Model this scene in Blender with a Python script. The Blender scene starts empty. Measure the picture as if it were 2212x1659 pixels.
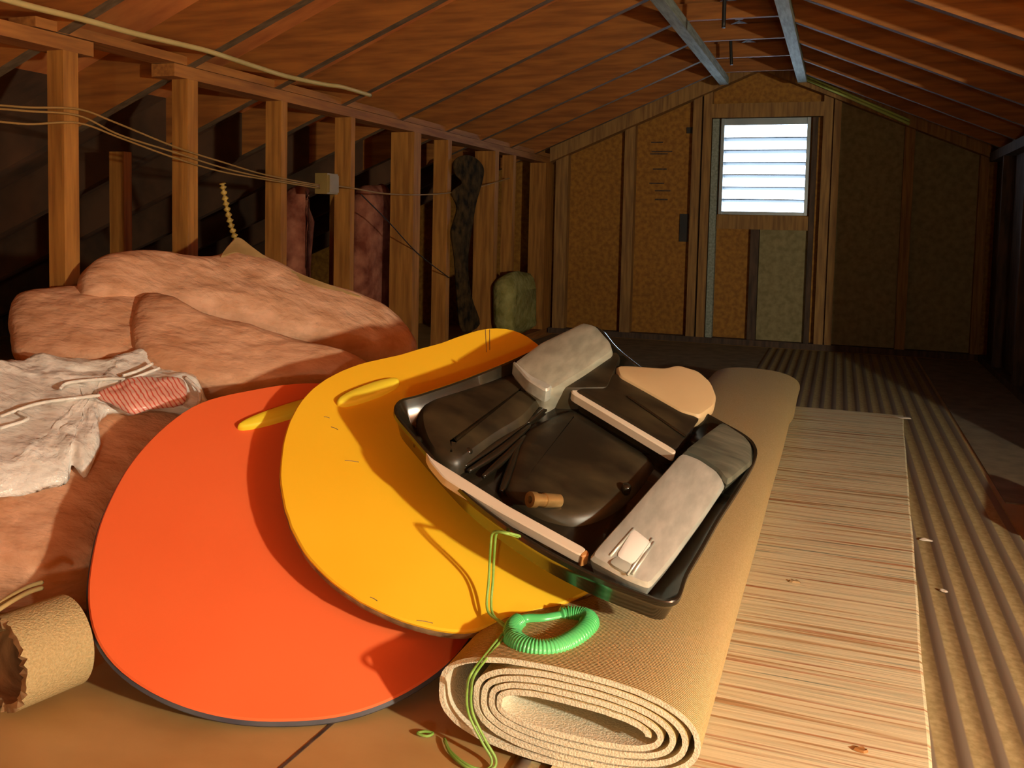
import bpy, bmesh, math, random
from mathutils import Vector, Matrix, noise
random.seed(4)
scn = bpy.context.scene
COL = scn.collection
# ---------------------------------------------------------------- camera (2212x1659 photograph)
W, H = 2212., 1659.
F = 1950.; PX = 1106.; PY = 613.424
VY = (1815., 500.); VD = (436., 29950.)
def _d(p): return Vector((p[0]-PX, -(p[1]-PY), -F))
aY = _d(VY).normalized(); aZ = (-_d(VD)).normalized(); aX = aY.cross(aZ).normalized()
aZ = aX.cross(aY).normalized()
R3 = Matrix((aX, aY, aZ))                  # camera vector -> world vector
CAM = Vector((0, 0, .8))
cd = bpy.data.cameras.new('camera'); cam = bpy.data.objects.new('camera', cd); COL.objects.link(cam)
cam.matrix_world = Matrix.Translation(CAM) @ R3.to_4x4()
cd.sensor_width = 36.; cd.lens = F/W*36.
cd.shift_x = 0.; cd.shift_y = -(H/2-PY)/W
cd.clip_start = .02; cd.clip_end = 200
scn.camera = cam
def ray(x, y): return (R3 @ _d((x, y))).normalized()
def onax(x, y, ax, v):
    d = ray(x, y); return CAM + d*((v-CAM[ax])/d[ax])
def onpl(x, y, c, n):
    d = ray(x, y); return CAM + d*((Vector(c)-CAM).dot(n)/d.dot(n))

# ---------------------------------------------------------------- materials
MATS = {}
def mat(name, c1, c2=None, scale=8., stretch=(1, 1, 1), rough=.7, metal=0., bump=0., bscale=None, spec=.5, detail=4.,
        ramp=(.35, .65), wave=None, wcol=None, coat=0., alpha=1., trans=0., third=None):
    m = bpy.data.materials.new(name); m.use_nodes = True
    nt = m.node_tree; N = nt.nodes; L = nt.links
    b = N['Principled BSDF']
    b.inputs['Roughness'].default_value = rough; b.inputs['Metallic'].default_value = metal
    b.inputs['Specular IOR Level'].default_value = spec
    b.inputs['Coat Weight'].default_value = coat
    b.inputs['Alpha'].default_value = alpha
    b.inputs['Transmission Weight'].default_value = trans
    tc = N.new('ShaderNodeTexCoord'); mp = N.new('ShaderNodeMapping'); mp.inputs['Scale'].default_value = stretch
    L.new(tc.outputs['Object'], mp.inputs['Vector'])
    nz = N.new('ShaderNodeTexNoise'); nz.inputs['Scale'].default_value = scale; nz.inputs['Detail'].default_value = detail
    L.new(mp.outputs['Vector'], nz.inputs['Vector'])
    cr = N.new('ShaderNodeValToRGB')
    cr.color_ramp.elements[0].position = ramp[0]; cr.color_ramp.elements[1].position = ramp[1]
    cr.color_ramp.elements[0].color = (*c1, 1); cr.color_ramp.elements[1].color = (*(c2 or c1), 1)
    if third:
        e = cr.color_ramp.elements.new(third[0]); e.color = (*third[1], 1)
    L.new(nz.outputs['Fac'], cr.inputs['Fac'])
    out = cr.outputs['Color']; hsrc = nz.outputs['Fac']
    if wave:     # (direction, scale, distortion, low pos, high pos)
        wv = N.new('ShaderNodeTexWave'); wv.bands_direction = wave[0]; wv.inputs['Scale'].default_value = wave[1]
        wv.inputs['Distortion'].default_value = wave[2]; wv.inputs['Detail'].default_value = 2
        L.new(tc.outputs['Object'], wv.inputs['Vector'])
        r2 = N.new('ShaderNodeValToRGB'); r2.color_ramp.elements[0].position = wave[3]; r2.color_ramp.elements[1].position = wave[4]
        L.new(wv.outputs['Fac'], r2.inputs['Fac'])
        mx = N.new('ShaderNodeMix'); mx.data_type = 'RGBA'
        L.new(r2.outputs['Color'], mx.inputs[0]); L.new(out, mx.inputs[6]); mx.inputs[7].default_value = (*wcol, 1)
        out = mx.outputs[2]; hsrc = wv.outputs['Fac']
    L.new(out, b.inputs['Base Color'])
    if bump:
        bp = N.new('ShaderNodeBump'); bp.inputs['Strength'].default_value = bump; bp.inputs['Distance'].default_value = .01
        if bscale:
            n2 = N.new('ShaderNodeTexNoise'); n2.inputs['Scale'].default_value = bscale; n2.inputs['Detail'].default_value = 5
            L.new(mp.outputs['Vector'], n2.inputs['Vector']); hsrc = n2.outputs['Fac']
        L.new(hsrc, bp.inputs['Height']); L.new(bp.outputs['Normal'], b.inputs['Normal'])
    MATS[name] = m; return m
WZ1, WZ2 = (.26, .095, .012), (.43, .175, .028)
mat('wood_z', WZ1, WZ2, 6, (9, 9, .7), .75, bump=.15)
mat('wood_y', (.23, .08, .014), (.38, .145, .028), 6, (9, .7, 9), .75, bump=.15)
mat('wood_x', (.21, .064, .008), (.34, .112, .015), 5, (.8, 9, 9), .75, bump=.15)
mat('gable_wood', (.22, .10, .028), (.38, .19, .05), 6, (9, 9, .7), .75, bump=.15)
mat('roof_board', (.42, .12, .028), (.62, .21, .05), 4, (1.2, 3, 1.2), .8, bump=.1)
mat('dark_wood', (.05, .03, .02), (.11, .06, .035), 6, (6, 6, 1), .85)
mat('dark_edge', (.085, .05, .022), (.15, .09, .045), 6, (.8, 9, 9), .8)
mat('eave_shade', (.06, .028, .012), (.12, .05, .02), 4, (1.2, 3, 1.2), .9)
mat('grey_wood', (.20, .22, .17), (.34, .36, .30), 8, (9, 1, 9), .7, bump=.2)
mat('osb', (.26, .098, .008), (.40, .165, .015), 34, (1, 1, 1), .75, detail=6, bump=.1, ramp=(.38, .62))
mat('fiberboard', (.22, .17, .075), (.32, .25, .12), 26, (1, 1, 1), .9, detail=6)
mat('plywood', (.46, .27, .09), (.66, .43, .17), 3.2, (1, 1.6, 1), .55, detail=6, bump=.06, ramp=(.3, .7))
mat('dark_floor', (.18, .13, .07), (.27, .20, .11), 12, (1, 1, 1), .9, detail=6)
mat('pink', (.64, .33, .18), (.83, .49, .31), 7, (1, 2.6, 2.6), .95, bump=.9, bscale=16, spec=.1, detail=8)
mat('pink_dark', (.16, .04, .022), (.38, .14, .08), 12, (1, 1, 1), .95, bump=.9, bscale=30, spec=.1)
mat('green_wool', (.26, .22, .06), (.42, .36, .13), 16, (1, 1, 1), .95, bump=.8, bscale=40, spec=.1)
mat('kraft', (.36, .22, .08), (.52, .34, .14), 12, rough=.7)
mat('white_plastic', (.82, .79, .72), (.92, .90, .85), 5, (1, 3, 3), .13, bump=.8, bscale=18, coat=.6)
mat('printed_plastic', (.90, .50, .40), (.86, .66, .56), 6, rough=.3, wave=('DIAGONAL', 42, 3, .70, .90), wcol=(.75, .12, .08), bump=.1, bscale=20)
mat('orange_foam', (.92, .155, .042), (.95, .17, .047), 3, rough=.6, spec=.25)
mat('yellow_foam', (.97, .54, .018), (1., .59, .024), 3, rough=.6, spec=.25)
mat('lemon', (.93, .70, .03), (.96, .78, .06), 3, rough=.5, spec=.3)
mat('rim_blue', (.05, .05, .07), (.09, .09, .10), 10, rough=.6)
mat('foam_edge', (.16, .10, .05), (.36, .25, .13), 30, rough=.8, detail=6, bump=.4)
mat('black_plastic', (.010, .008, .005), (.024, .018, .010), 5, (1, 1, 1), .2, detail=6, coat=.3, ramp=(.3, .75))
mat('dusty_black', (.014, .011, .006), (.07, .05, .022), 7, (1, 2.4, 1), .42, detail=9, ramp=(.42, .8))
mat('silver', (.60, .64, .57), (.76, .79, .71), 5, (12, 1, 12), .28, metal=.5, bump=.08)
mat('silver_dull', (.32, .32, .25), (.44, .44, .35), 5, (10, 1, 10), .38, metal=.3, bump=.1)
mat('smoky', (.06, .065, .05), (.15, .15, .11), 6, (1, 8, 1), .22, coat=.5)
mat('pinkish_strip', (.60, .50, .38), (.68, .58, .45), 6, rough=.45)
mat('label_white', (.74, .72, .66), (.80, .78, .72), 5, rough=.4)
mat('label_grey', (.34, .34, .29), (.40, .40, .34), 5, rough=.4)
mat('brass', (.42, .25, .08), (.62, .40, .15), 20, rough=.35, metal=.7)
mat('beige_pad', (.48, .34, .175), (.54, .39, .21), 5, rough=.55)
mat('green_plastic', (.10, .60, .17), (.16, .72, .24), 6, rough=.28, coat=.3)
mat('green_cord', (.20, .38, .055), (.32, .52, .11), 30, rough=.5)
mat('carpet_back', (.66, .46, .20), (.80, .60, .30), 260, (1, 1, 1), .9, bump=.5, spec=.15, detail=2,
    wave=('Y', 75, 1.2, .55, .95), wcol=(.56, .38, .15))
mat('carpet_pile', (.70, .62, .44), (.86, .78, .60), 300, (1, 1, 1), .95, bump=.35, spec=.1, detail=5)
mat('rug_tan', (.48, .36, .17), (.58, .45, .23), 280, (1, 1, 1), .95, bump=.5, spec=.1, detail=4)
mat('rag', (.26, .14, .06), (.52, .32, .15), 16, (1, 3, 1), .9, bump=.4)
mat('cable_cream', (.44, .33, .13), (.52, .40, .17), 6, rough=.5)
mat('cable_brown', (.26, .14, .04), (.34, .19, .06), 6, rough=.5)
mat('cable_green', (.50, .66, .18), (.58, .74, .24), 6, rough=.4)
mat('black_cable', (.01, .008, .008), (.02, .015, .012), 6, rough=.5)
mat('box_beige', (.22, .14, .04), (.28, .18, .055), 6, rough=.5)
mat('vent_metal', (.30, .36, .40), (.38, .44, .48), 6, rough=.35, metal=.4)
mat('slat_metal', (.06, .075, .09), (.10, .12, .14), 6, rough=.6)
mat('dark_cloth', (.012, .008, .004), (.085, .045, .014), 18, (1, 1, 1), .95, bump=.6, spec=.1)
mat('gold', (.30, .17, .03), (.60, .38, .08), 60, rough=.5)
mat('paper', (.62, .50, .40), (.72, .60, .48), 10, rough=.7)
mat('crumb', (.40, .16, .04), (.50, .22, .06), 10, rough=.7)

def rug_mat():       # cross stripes of irregular colour
    m = bpy.data.materials.new('striped_rug'); m.use_nodes = True; nt = m.node_tree; N = nt.nodes; L = nt.links
    b = N['Principled BSDF']; b.inputs['Roughness'].default_value = .95; b.inputs['Specular IOR Level'].default_value = .1
    tc = N.new('ShaderNodeTexCoord'); mp = N.new('ShaderNodeMapping')
    mp.inputs['Rotation'].default_value = (0, 0, math.radians(3)); mp.inputs['Scale'].default_value = (1.1, 62, 1)
    L.new(tc.outputs['Object'], mp.inputs['Vector'])
    n1 = N.new('ShaderNodeTexNoise'); n1.inputs['Scale'].default_value = 1.; n1.inputs['Detail'].default_value = 3
    L.new(mp.outputs['Vector'], n1.inputs['Vector'])
    cr = N.new('ShaderNodeValToRGB'); E = cr.color_ramp.elements
    E[0].position = .28; E[0].color = (.42, .28, .13, 1)
    E[1].position = .76; E[1].color = (.70, .56, .30, 1)
    for p, c in ((.36, (.60, .36, .17)), (.41, (.82, .69, .42)), (.50, (.92, .80, .52)), (.56, (.72, .62, .38)), (.60, (.92, .80, .52)),
                 (.655, (.62, .56, .36)), (.68, (.88, .76, .48))):
        e = E.new(p); e.color = (*c, 1)
    L.new(n1.outputs['Fac'], cr.inputs['Fac'])
    # coloured threads
    mp2 = N.new('ShaderNodeMapping'); mp2.inputs['Rotation'].default_value = (0, 0, math.radians(3)); mp2.inputs['Scale'].default_value = (1.5, 60, 1)
    mp2.inputs['Location'].default_value = (3, 7, 0)
    L.new(tc.outputs['Object'], mp2.inputs['Vector'])
    n2 = N.new('ShaderNodeTexNoise'); n2.inputs['Scale'].default_value = 1.; n2.inputs['Detail'].default_value = 2
    L.new(mp2.outputs['Vector'], n2.inputs['Vector'])
    r2 = N.new('ShaderNodeValToRGB'); r2.color_ramp.elements[0].position = .59; r2.color_ramp.elements[1].position = .68
    L.new(n2.outputs['Fac'], r2.inputs['Fac'])
    mx = N.new('ShaderNodeMix'); mx.data_type = 'RGBA'; L.new(r2.outputs['Color'], mx.inputs[0]); L.new(cr.outputs['Color'], mx.inputs[6])
    mx.inputs[7].default_value = (.56, .26, .12, 1)
    r3 = N.new('ShaderNodeValToRGB'); r3.color_ramp.elements[0].position = .36; r3.color_ramp.elements[1].position = .30
    r3.color_ramp.elements[0].position = .30; r3.color_ramp.elements[1].position = .36
    r3.color_ramp.elements[0].color = (1, 1, 1, 1); r3.color_ramp.elements[1].color = (0, 0, 0, 1)
    L.new(n2.outputs['Fac'], r3.inputs['Fac'])
    m3 = N.new('ShaderNodeMix'); m3.data_type = 'RGBA'; L.new(r3.outputs['Color'], m3.inputs[0]); L.new(mx.outputs[2], m3.inputs[6])
    m3.inputs[7].default_value = (.34, .34, .24, 1)
    L.new(m3.outputs[2], b.inputs['Base Color'])
    bp = N.new('ShaderNodeBump'); bp.inputs['Strength'].default_value = .5; bp.inputs['Distance'].default_value = .006
    L.new(n1.outputs['Fac'], bp.inputs['Height']); L.new(bp.outputs['Normal'], b.inputs['Normal'])
    MATS['striped_rug'] = m
rug_mat()

# ---------------------------------------------------------------- object helpers
ORG = {}
def link(name, verts, faces, m, parent=None, smooth=False, base=True, sharp=None, fm=None, mats2=()):
    me = bpy.data.meshes.new(name)
    vs = [Vector(v) for v in verts]
    org = Vector((0, 0, 0))
    if parent is not None: org = ORG.get(parent.name, parent.location).copy()
    elif base:
        org = Vector(((min(v.x for v in vs)+max(v.x for v in vs))/2, (min(v.y for v in vs)+max(v.y for v in vs))/2, min(v.z for v in vs)))
    me.from_pydata([v-org for v in vs], [], faces); me.update()
    bm = bmesh.new(); bm.from_mesh(me); bmesh.ops.recalc_face_normals(bm, faces=bm.faces); bm.to_mesh(me); bm.free()
    me.materials.append(MATS[m])
    for x in mats2: me.materials.append(MATS[x])
    if fm:
        for i, k in fm.items(): me.polygons[i].material_index = k
    if smooth:
        for p in me.polygons: p.use_smooth = True
        if sharp is not None:
            me.set_sharp_from_angle(angle=math.radians(sharp))
    o = bpy.data.objects.new(name, me); COL.objects.link(o)
    if parent is not None: o.parent = parent
    else: o.location = org
    ORG[o.name] = org.copy()
    return o
# children of parents share the parent's origin (all roots are unrotated and unscaled)
def tag(o, label, cat, group=None, kind=None):
    o['label'] = label; o['category'] = cat
    if group: o['group'] = group
    if kind: o['kind'] = kind
    return o
def struct(o, label=None, cat=None):
    o['kind'] = 'structure'
    if label: o['label'] = label; o['category'] = cat
    return o
def empty(name, loc):
    o = bpy.data.objects.new(name, None); o.location = Vector(loc); o.empty_display_size = .05; COL.objects.link(o); return o
class G:
    def __init__(s): s.v = []; s.f = []
    def box(s, x0, x1, y0, y1, z0, z1):
        n = len(s.v)
        s.v += [(x, y, z) for x in (x0, x1) for y in (y0, y1) for z in (z0, z1)]
        for q in ((0, 1, 3, 2), (4, 6, 7, 5), (0, 4, 5, 1), (2, 3, 7, 6), (0, 2, 6, 4), (1, 5, 7, 3)): s.f.append([n+i for i in q])
        return s
    def hexa(s, pts):   # bottom 4 then top 4
        n = len(s.v); s.v += [tuple(p) for p in pts]
        for q in ((3, 2, 1, 0), (4, 5, 6, 7), (0, 1, 5, 4), (1, 2, 6, 5), (2, 3, 7, 6), (3, 0, 4, 7)): s.f.append([n+i for i in q])
        return s
    def loft(s, loops, cap0=True, cap1=True):
        n = len(s.v); k = len(loops[0])
        for l in loops: s.v += [tuple(p) for p in l]
        for i in range(len(loops)-1):
            for j in range(k):
                a = n+i*k+j; b = n+i*k+(j+1) % k
                s.f.append([a, b, b+k, a+k])
        if cap0: s.f.append([n+j for j in range(k)][::-1])
        if cap1: s.f.append([n+(len(loops)-1)*k+j for j in range(k)])
        return s
    def tube(s, pts, r, seg=8, closed=False, rf=None):
        pts = [Vector(p) for p in pts]; loops = []; up = Vector((0, 0, 1)); prev = None; m = len(pts)
        for i, p in enumerate(pts):
            if closed: t = pts[(i+1) % m]-pts[i-1]
            else: t = pts[min(i+1, m-1)]-pts[max(i-1, 0)]
            t.normalize()
            if prev is None:
                a = t.cross(up); a = a if a.length > .01 else t.cross(Vector((1, 0, 0)))
            else: a = prev-t*prev.dot(t)
            a.normalize(); prev = a; b = t.cross(a)
            rr = rf(i) if rf else r
            loops.append([p+a*rr*math.cos(2*math.pi*k/seg)+b*rr*math.sin(2*math.pi*k/seg) for k in range(seg)])
        if closed:
            n = len(s.v); 
            for l in loops: s.v += [tuple(q) for q in l]
            for i in range(m):
                for k in range(seg):
                    a0 = n+i*seg+k; a1 = n+i*seg+(k+1) % seg; b0 = n+((i+1) % m)*seg+k; b1 = n+((i+1) % m)*seg+(k+1) % seg
                    s.f.append([a0, a1, b1, b0])
        else: s.loft(loops)
        return s
    def build(s, name, m, parent=None, **k): return link(name, s.v, s.f, m, parent, **k)
def cr_spline(pts, n=8, closed=False):
    P = [Vector(p) for p in pts]; m = len(P); out = []
    rng = range(m if closed else m-1)
    for i in rng:
        if closed: a, b, c, d = P[i-1], P[i], P[(i+1) % m], P[(i+2) % m]
        else: a, b, c, d = P[max(i-1, 0)], P[i], P[i+1], P[min(i+2, m-1)]
        for k in range(n):
            t = k/n; out.append(.5*((2*b)+(c-a)*t+(2*a-5*b+4*c-d)*t*t+(3*b-a-3*c+d)*t**3))
    if not closed: out.append(P[-1])
    return out

class Plane:
    def __init__(s, c, n):
        s.c = Vector(c); s.n = Vector(n).normalized()
        s.u = Vector((0, 0, 1)).cross(s.n).normalized(); s.v = s.n.cross(s.u)
    def at(s, x, y, h=0.):
        return onpl(x, y, s.c+s.n*h, s.n)
    def uv(s, x, y, h=0.):
        p = s.at(x, y, h)-s.c; return Vector((p.dot(s.u), p.dot(s.v)))
    def w(s, q, h): return s.c+s.u*q[0]+s.v*q[1]+s.n*h
def area2(L): return sum(L[i-1][0]*L[i][1]-L[i][0]*L[i-1][1] for i in range(len(L)))/2
def inset(L, d):
    m = len(L); out = []
    sg = 1 if area2(L) > 0 else -1
    for i in range(m):
        t = (L[(i+1) % m]-L[i-1]); t.normalize()
        out.append(L[i]+Vector((-t[1], t[0]))*sg*d)
    return out
def miter(L, d):
    m = len(L); out = []; sg = 1 if area2(L) > 0 else -1
    for i in range(m):
        a, b, c = L[i-1], L[i], L[(i+1) % m]
        e1 = (b-a).normalized(); e2 = (c-b).normalized()
        n1 = Vector((-e1[1], e1[0])); n2 = Vector((-e2[1], e2[0])); n_ = n1+n2
        k = n_.length_squared
        out.append(b+n_*(2/max(k, .8))*sg*d if k > 1e-6 else b)
    return out
def slab(name, P, px, levels, m, parent=None, h=None, sm=6, closed_curve=True, smooth=True, loop=None, **k):
    """levels: (height, inset) from the back up to the front"""
    hh = levels[-1][0] if h is None else h
    L = loop or [P.uv(x, y, hh) for x, y in px]
    def shape(d):
        if sm <= 1: return inset(L, d) if d else L
        Q = miter(L, d) if d else L
        if closed_curve: return cr_spline(Q, sm, True)
        out = []
        for i in range(len(Q)):
            a, b, c = Q[i-1], Q[i], Q[(i+1) % len(Q)]
            ra_ = min((b-a).length*.3, .008); rc_ = min((c-b).length*.3, .008)
            p, q = b+(a-b).normalized()*ra_, b+(c-b).normalized()*rc_
            out += [p, p.lerp(q, .5).lerp(b, .5), q]
        return out
    g = G(); g.loft([[P.w(q, hl) for q in shape(i)] for hl, i in levels])
    return g.build(name, m, parent, smooth=smooth, sharp=35, **k)
def pillow(name, P, px, cen, t_top, t_bot, m, parent=None, amp=.02, nsc=5., rings=18, sm=5, power=3., zmin=.004, loop3=None, seed=0., puff=None, stretch=(1,1,1)):
    L = cr_spline([P.uv(x, y) for x, y in px], sm, True); c = P.uv(*cen); k = len(L)
    g = G(); sv = Vector((seed, seed*1.7, seed*.3)); st = Vector(stretch)
    def pt(q, s, sgn):
        e = max(0., 1-s**power)**.5
        h = (t_top if sgn > 0 else -t_bot)*e
        p = P.w(c.lerp(q, s), h)
        ps = Vector((p.x*st.x, p.y*st.y, p.z*st.z))
        nv = noise.fractal(ps*nsc+sv, .9, 2.2, 5)
        nv2 = noise.noise_vector(ps*nsc*1.3+sv)+noise.noise_vector(ps*nsc*6+sv)*.35
        p = p+P.n*nv*amp*(1 if sgn > 0 else .3)+nv2*amp*.5
        if p.z < zmin: p.z = zmin+random.random()*.001
        return p
    loops = [[pt(q, s, 1) for q in L] for s in [ (i/rings)**.8 for i in range(1, rings+1)]]
    loops += [[pt(q, s, -1) for q in L] for s in [.97, .9, .7, .4, .1]]
    g.loft(loops)
    return g.build(name, m, parent, smooth=True)

# ================================================================= THE SETTING
D = 6.397; XL = -2.0086; XR = .855; RX = -.55; RZ = 1.90; SL = .42
Y0, Y1 = -2.6, 6.46; YW = 3.15; XE = 3.45
g = G(); g.box(-5.2, XE+.1, Y0-.1, Y1+.1, -.04, 0)
floor = struct(g.build('floor', 'plywood', base=False))
# plywood seams (thin dark joints lying in the floor)
g = G()
a = onax(745, 1540, 2, 0); b = onax(600, 1665, 2, 0)
dv = (b-a).normalized(); a2 = a-dv*2.2; b2 = b+dv*.6; nn = Vector((-dv.y, dv.x, 0))*.0028
g.hexa([a2-nn, b2-nn, b2+nn, a2+nn]+[p+Vector((0, 0, .0012)) for p in (a2-nn, b2-nn, b2+nn, a2+nn)])
g.build('board_seam', 'dark_wood', floor)
# far left part of the floor is covered in a darker board
g = G(); g.box(-1.95, -.42, 4.35, 6.3, .0, .004); g.build('dark_cover_and_shade', 'dark_floor', floor)
g = G(); g.box(.50, .85, 3.0, 6.3, .0, .004); g.build('dark_cover_and_shade', 'dark_floor', floor)  # right knee wall's shade on the floor, laid down as a darker strip

def roofz(x): return RZ-SL*abs(x-RX)
# ceiling: two slopes of boards, on rafters
dz = .185
g = G()
xl = -5.05; xr = XE
for x0, x1 in ((XL-.5, RX), (RX, xr)):
    z0, z1 = roofz(x0)+dz, roofz(x1)+dz
    g.hexa([(x0, Y0, z0), (x1, Y0, z1), (x1, Y1, z1), (x0, Y1, z0), (x0, Y0, z0+.02), (x1, Y0, z1+.02), (x1, Y1, z1+.02), (x0, Y1, z0+.02)])
ceiling = struct(g.build('ceiling', 'roof_board', base=False))
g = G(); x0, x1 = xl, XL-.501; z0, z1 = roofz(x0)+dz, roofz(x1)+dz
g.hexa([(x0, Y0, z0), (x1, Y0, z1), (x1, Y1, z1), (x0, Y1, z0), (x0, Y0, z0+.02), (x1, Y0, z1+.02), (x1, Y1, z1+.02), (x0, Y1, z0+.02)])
o = g.build('eave_boards', 'eave_shade', ceiling); o['label'] = 'boards darkened as shade out towards the eave'  # dimness behind the knee wall put into a darker board colour
RY = [-2.1, -1.6, -1.1, -.6, -.1, .4, .9, 1.4, 1.9, 2.42, 2.90, 3.38, 3.92, 4.46, 4.96, 5.46, 5.95]
for y in RY:
    for s, x0 in ((-1, xl+.1), (1, XE-.02)):
        g = G(); za, zb = roofz(x0), RZ
        xm = XL-.5 if s < 0 else x0
        zm = roofz(xm)
        g.hexa([(xm, y, zm), (RX, y, zb), (RX, y+.04, zb), (xm, y+.04, zm), (xm, y, zm+dz), (RX, y, zb+dz), (RX, y+.04, zb+dz), (xm, y+.04, zm+dz)])
        fm = {1: 1, 0: 1}  # top and bottom faces get a darker wood tone
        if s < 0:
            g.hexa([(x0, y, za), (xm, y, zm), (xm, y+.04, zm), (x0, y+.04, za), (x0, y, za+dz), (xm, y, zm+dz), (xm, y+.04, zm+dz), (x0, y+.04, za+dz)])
            for q in range(6, 12): fm[q] = 2  # rafter tails take the same painted shade
        g.build('rafter', 'wood_x', ceiling, fm=fm, mats2=('dark_edge', 'eave_shade'))
    if y > 1:
        g = G(); g.box(RX-.27, RX+.27, y-.03, y-.002, 1.795, 1.875); g.build('collar_tie', 'wood_x', ceiling)
for x0, x1 in ((XL, RX), (XR, RX)):      # end rafters against the gable
    g = G(); za, zb = roofz(x0), RZ
    g.hexa([(x0, D-.09, za-.03), (x1, D-.09, zb-.03), (x1, D, zb-.03), (x0, D, za-.03), (x0, D-.09, za+dz), (x1, D-.09, zb+dz), (x1, D, zb+dz), (x0, D, za+dz)])
    g.build('end_rafter', 'gable_wood', ceiling)
g = G(); g.box(RX-.02, RX+.02, Y0, D-.1, RZ-.0, RZ+.115); g.build('ridge_board', 'wood_y', ceiling)
for x in (-.76, -.27):
    g = G(); g.box(x-.028, x+.028, 1.2, 6.12, 1.745, 1.795)
    o = g.build('longitudinal_rail', 'grey_wood', ceiling); o['label'] = 'grey green rail running under the collar ties'  # one even grey green wood tone
# left knee wall: plates with studs
def pxY(x, y=450): return onax(x, y, 0, XL).y
g = G()
g.box(XL-.09, XL, 2.36, D, 1.245, 1.285); g.box(XL-.09, XL+.0, 2.36, D, 1.287, 1.315)
g.box(XL-.09, XL, -2.4, 2.03, 1.245, 1.285)
g.box(XL-.09, XL+.004, 2.03-.2, 2.40, 1.288, 1.315)
wl = struct(g.build('wall_left', 'wood_y', base=False))
g = G(); g.box(XL-.09, XL, -2.4, D-.06, .0, .038); g.build('bottom_plate', 'wood_y', wl)
studs = [(105, 140, 172), (372, 406, 428), (573, 607, 620), (722, 757, 764), (843, 893, 908), (935, 966, 974), (1024, 1068, 1076), (1083, 1107, 1113), (1143, 1178, 1195)]
for (a, c, b) in studs:
    y0, y1 = pxY(c), pxY(b)
    xw = onax(a, 450, 1, y0).x
    g = G(); g.box(xw, XL-.001, y0, max(y1, y0+.035), .038, 1.245); g.build('stud', 'wood_z', wl)
for y in (-2.2, -1.7, -1.2, -.7, -.2, .3, .8, 1.35):
    g = G(); g.box(XL-.09, XL-.001, y, y+.04, .038, 1.245); g.build('stud', 'wood_z', wl)
# eave-side bits behind the knee wall
for y in (2.72, 3.75, 4.3):
    g = G(); g.box(-2.62, -2.55, y, y+.04, .0, roofz(-2.6)); g.build('web_post', 'wood_z', wl)
# gable wall
g = G()
WX0, WX1, WZ0_, WZ1_ = -.80, -.215, .90, 1.555
def gpoly(x0, x1, z0=0., zt=None):   # wall sheet between two x, up to roof
    z = lambda x: (roofz(x)+dz) if zt is None else zt
    yy0, yy1 = D+.045, D+.06
    pts = [x0]+([RX] if x0 < RX < x1 and zt is None else [])+[x1]
    lo = [(x, z0) for x in pts]; hi = [(x, z(x)) for x in pts][::-1]
    l = lo+hi; g.loft([[(x, yy0, zz) for x, zz in l], [(x, yy1, zz) for x, zz in l]])
gpoly(-5.05, WX0); gpoly(WX0, WX1, 0, WZ0_); gpoly(WX0, WX1, WZ1_)
gpoly(WX1, XE)
wb = struct(g.build('wall_back', 'osb', base=False))
g = G()
for x0, x1 in ((-.045, .40), (.43, .85)):
    l = [(x0, .04), (x1, .04), (x1, roofz(x1)-.01), (x0, roofz(x0)-.01)]
    g.loft([[(x, D+.03, z) for x, z in l], [(x, D+.044, z) for x, z in l]])
o = g.build('sheathing_board', 'fiberboard', wb); o['label'] = 'dark fiberboard sheathing'
def gx(x, y=500): return onax(x, y, 1, D).x
for xa, xb, zt in ((1200, 1226, None), (1346, 1368, None), (1490, 1508, None), (1512, 1530, None), (1768, 1788, None), (1791, 1806, None), (1944, 1966, None), (2108, 2128, None)):
    x0, x1 = gx(xa), gx(xb)
    g = G(); g.box(x0, x1, D-.03, D+.044, .04, roofz((x0+x1)/2)-.0); g.build('stud', 'gable_wood', wb)
g = G(); g.box(XL, XR, D-.035, D+.044, 0, .04); g.build('bottom_plate', 'dark_wood', wb)
g = G(); g.box(gx(1530), gx(1768), D-.03, D+.044, WZ1_+.005, WZ1_+.10); g.build('header', 'gable_wood', wb)
g = G(); g.box(gx(1548), gx(1745), D-.03, D+.044, WZ0_-.10, WZ0_-.005); g.build('sill_board', 'gable_wood', wb)
g = G(); g.box(gx(1532), gx(1546), D-.02, D+.044, .04, WZ1_); g.build('jamb', 'grey_wood', wb)
g = G(); g.box(gx(1746), gx(1757), D-.02, D+.044, .04, WZ1_); g.build('jamb', 'dark_wood', wb)
g = G(); g.box(gx(1622), gx(1640), D-.01, D+.044, .04, WZ0_-.10); g.build('stud', 'dark_wood', wb)
g = G(); g.box(gx(1641), gx(1745), D+.03, D+.044, .04, WZ0_-.10); o = g.build('sheathing_board', 'fiberboard', wb); o['label'] = 'dark fiberboard sheathing'
# dark notch and stamp marks on the board left of the vent
g = G(); g.box(gx(1466), gx(1484), D+.03, D+.0449, onax(1470, 522, 1, D).z, onax(1470, 462, 1, D).z); g.build('metal_plate', 'black_cable', wb)
g = G(); g.box(gx(1474), gx(1490), D+.03, D+.0449, onax(1480, 287, 1, D).z, onax(1480, 274, 1, D).z); g.build('metal_plate', 'black_cable', wb)
g = G()
for (xa, xb, ya) in ((1405, 1450, 326), (1402, 1440, 331), (1408, 1438, 364), (1400, 1432, 395), (1412, 1446, 411), (1412, 1440, 430), (1404, 1430, 306)):
    p = onax(xa, ya, 1, D); q = onax(xb, ya, 1, D); g.box(p.x, q.x, D+.0425, D+.0449, p.z-.006, p.z+.004)
g.build('printed_mark', 'dark_wood', wb)
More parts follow.
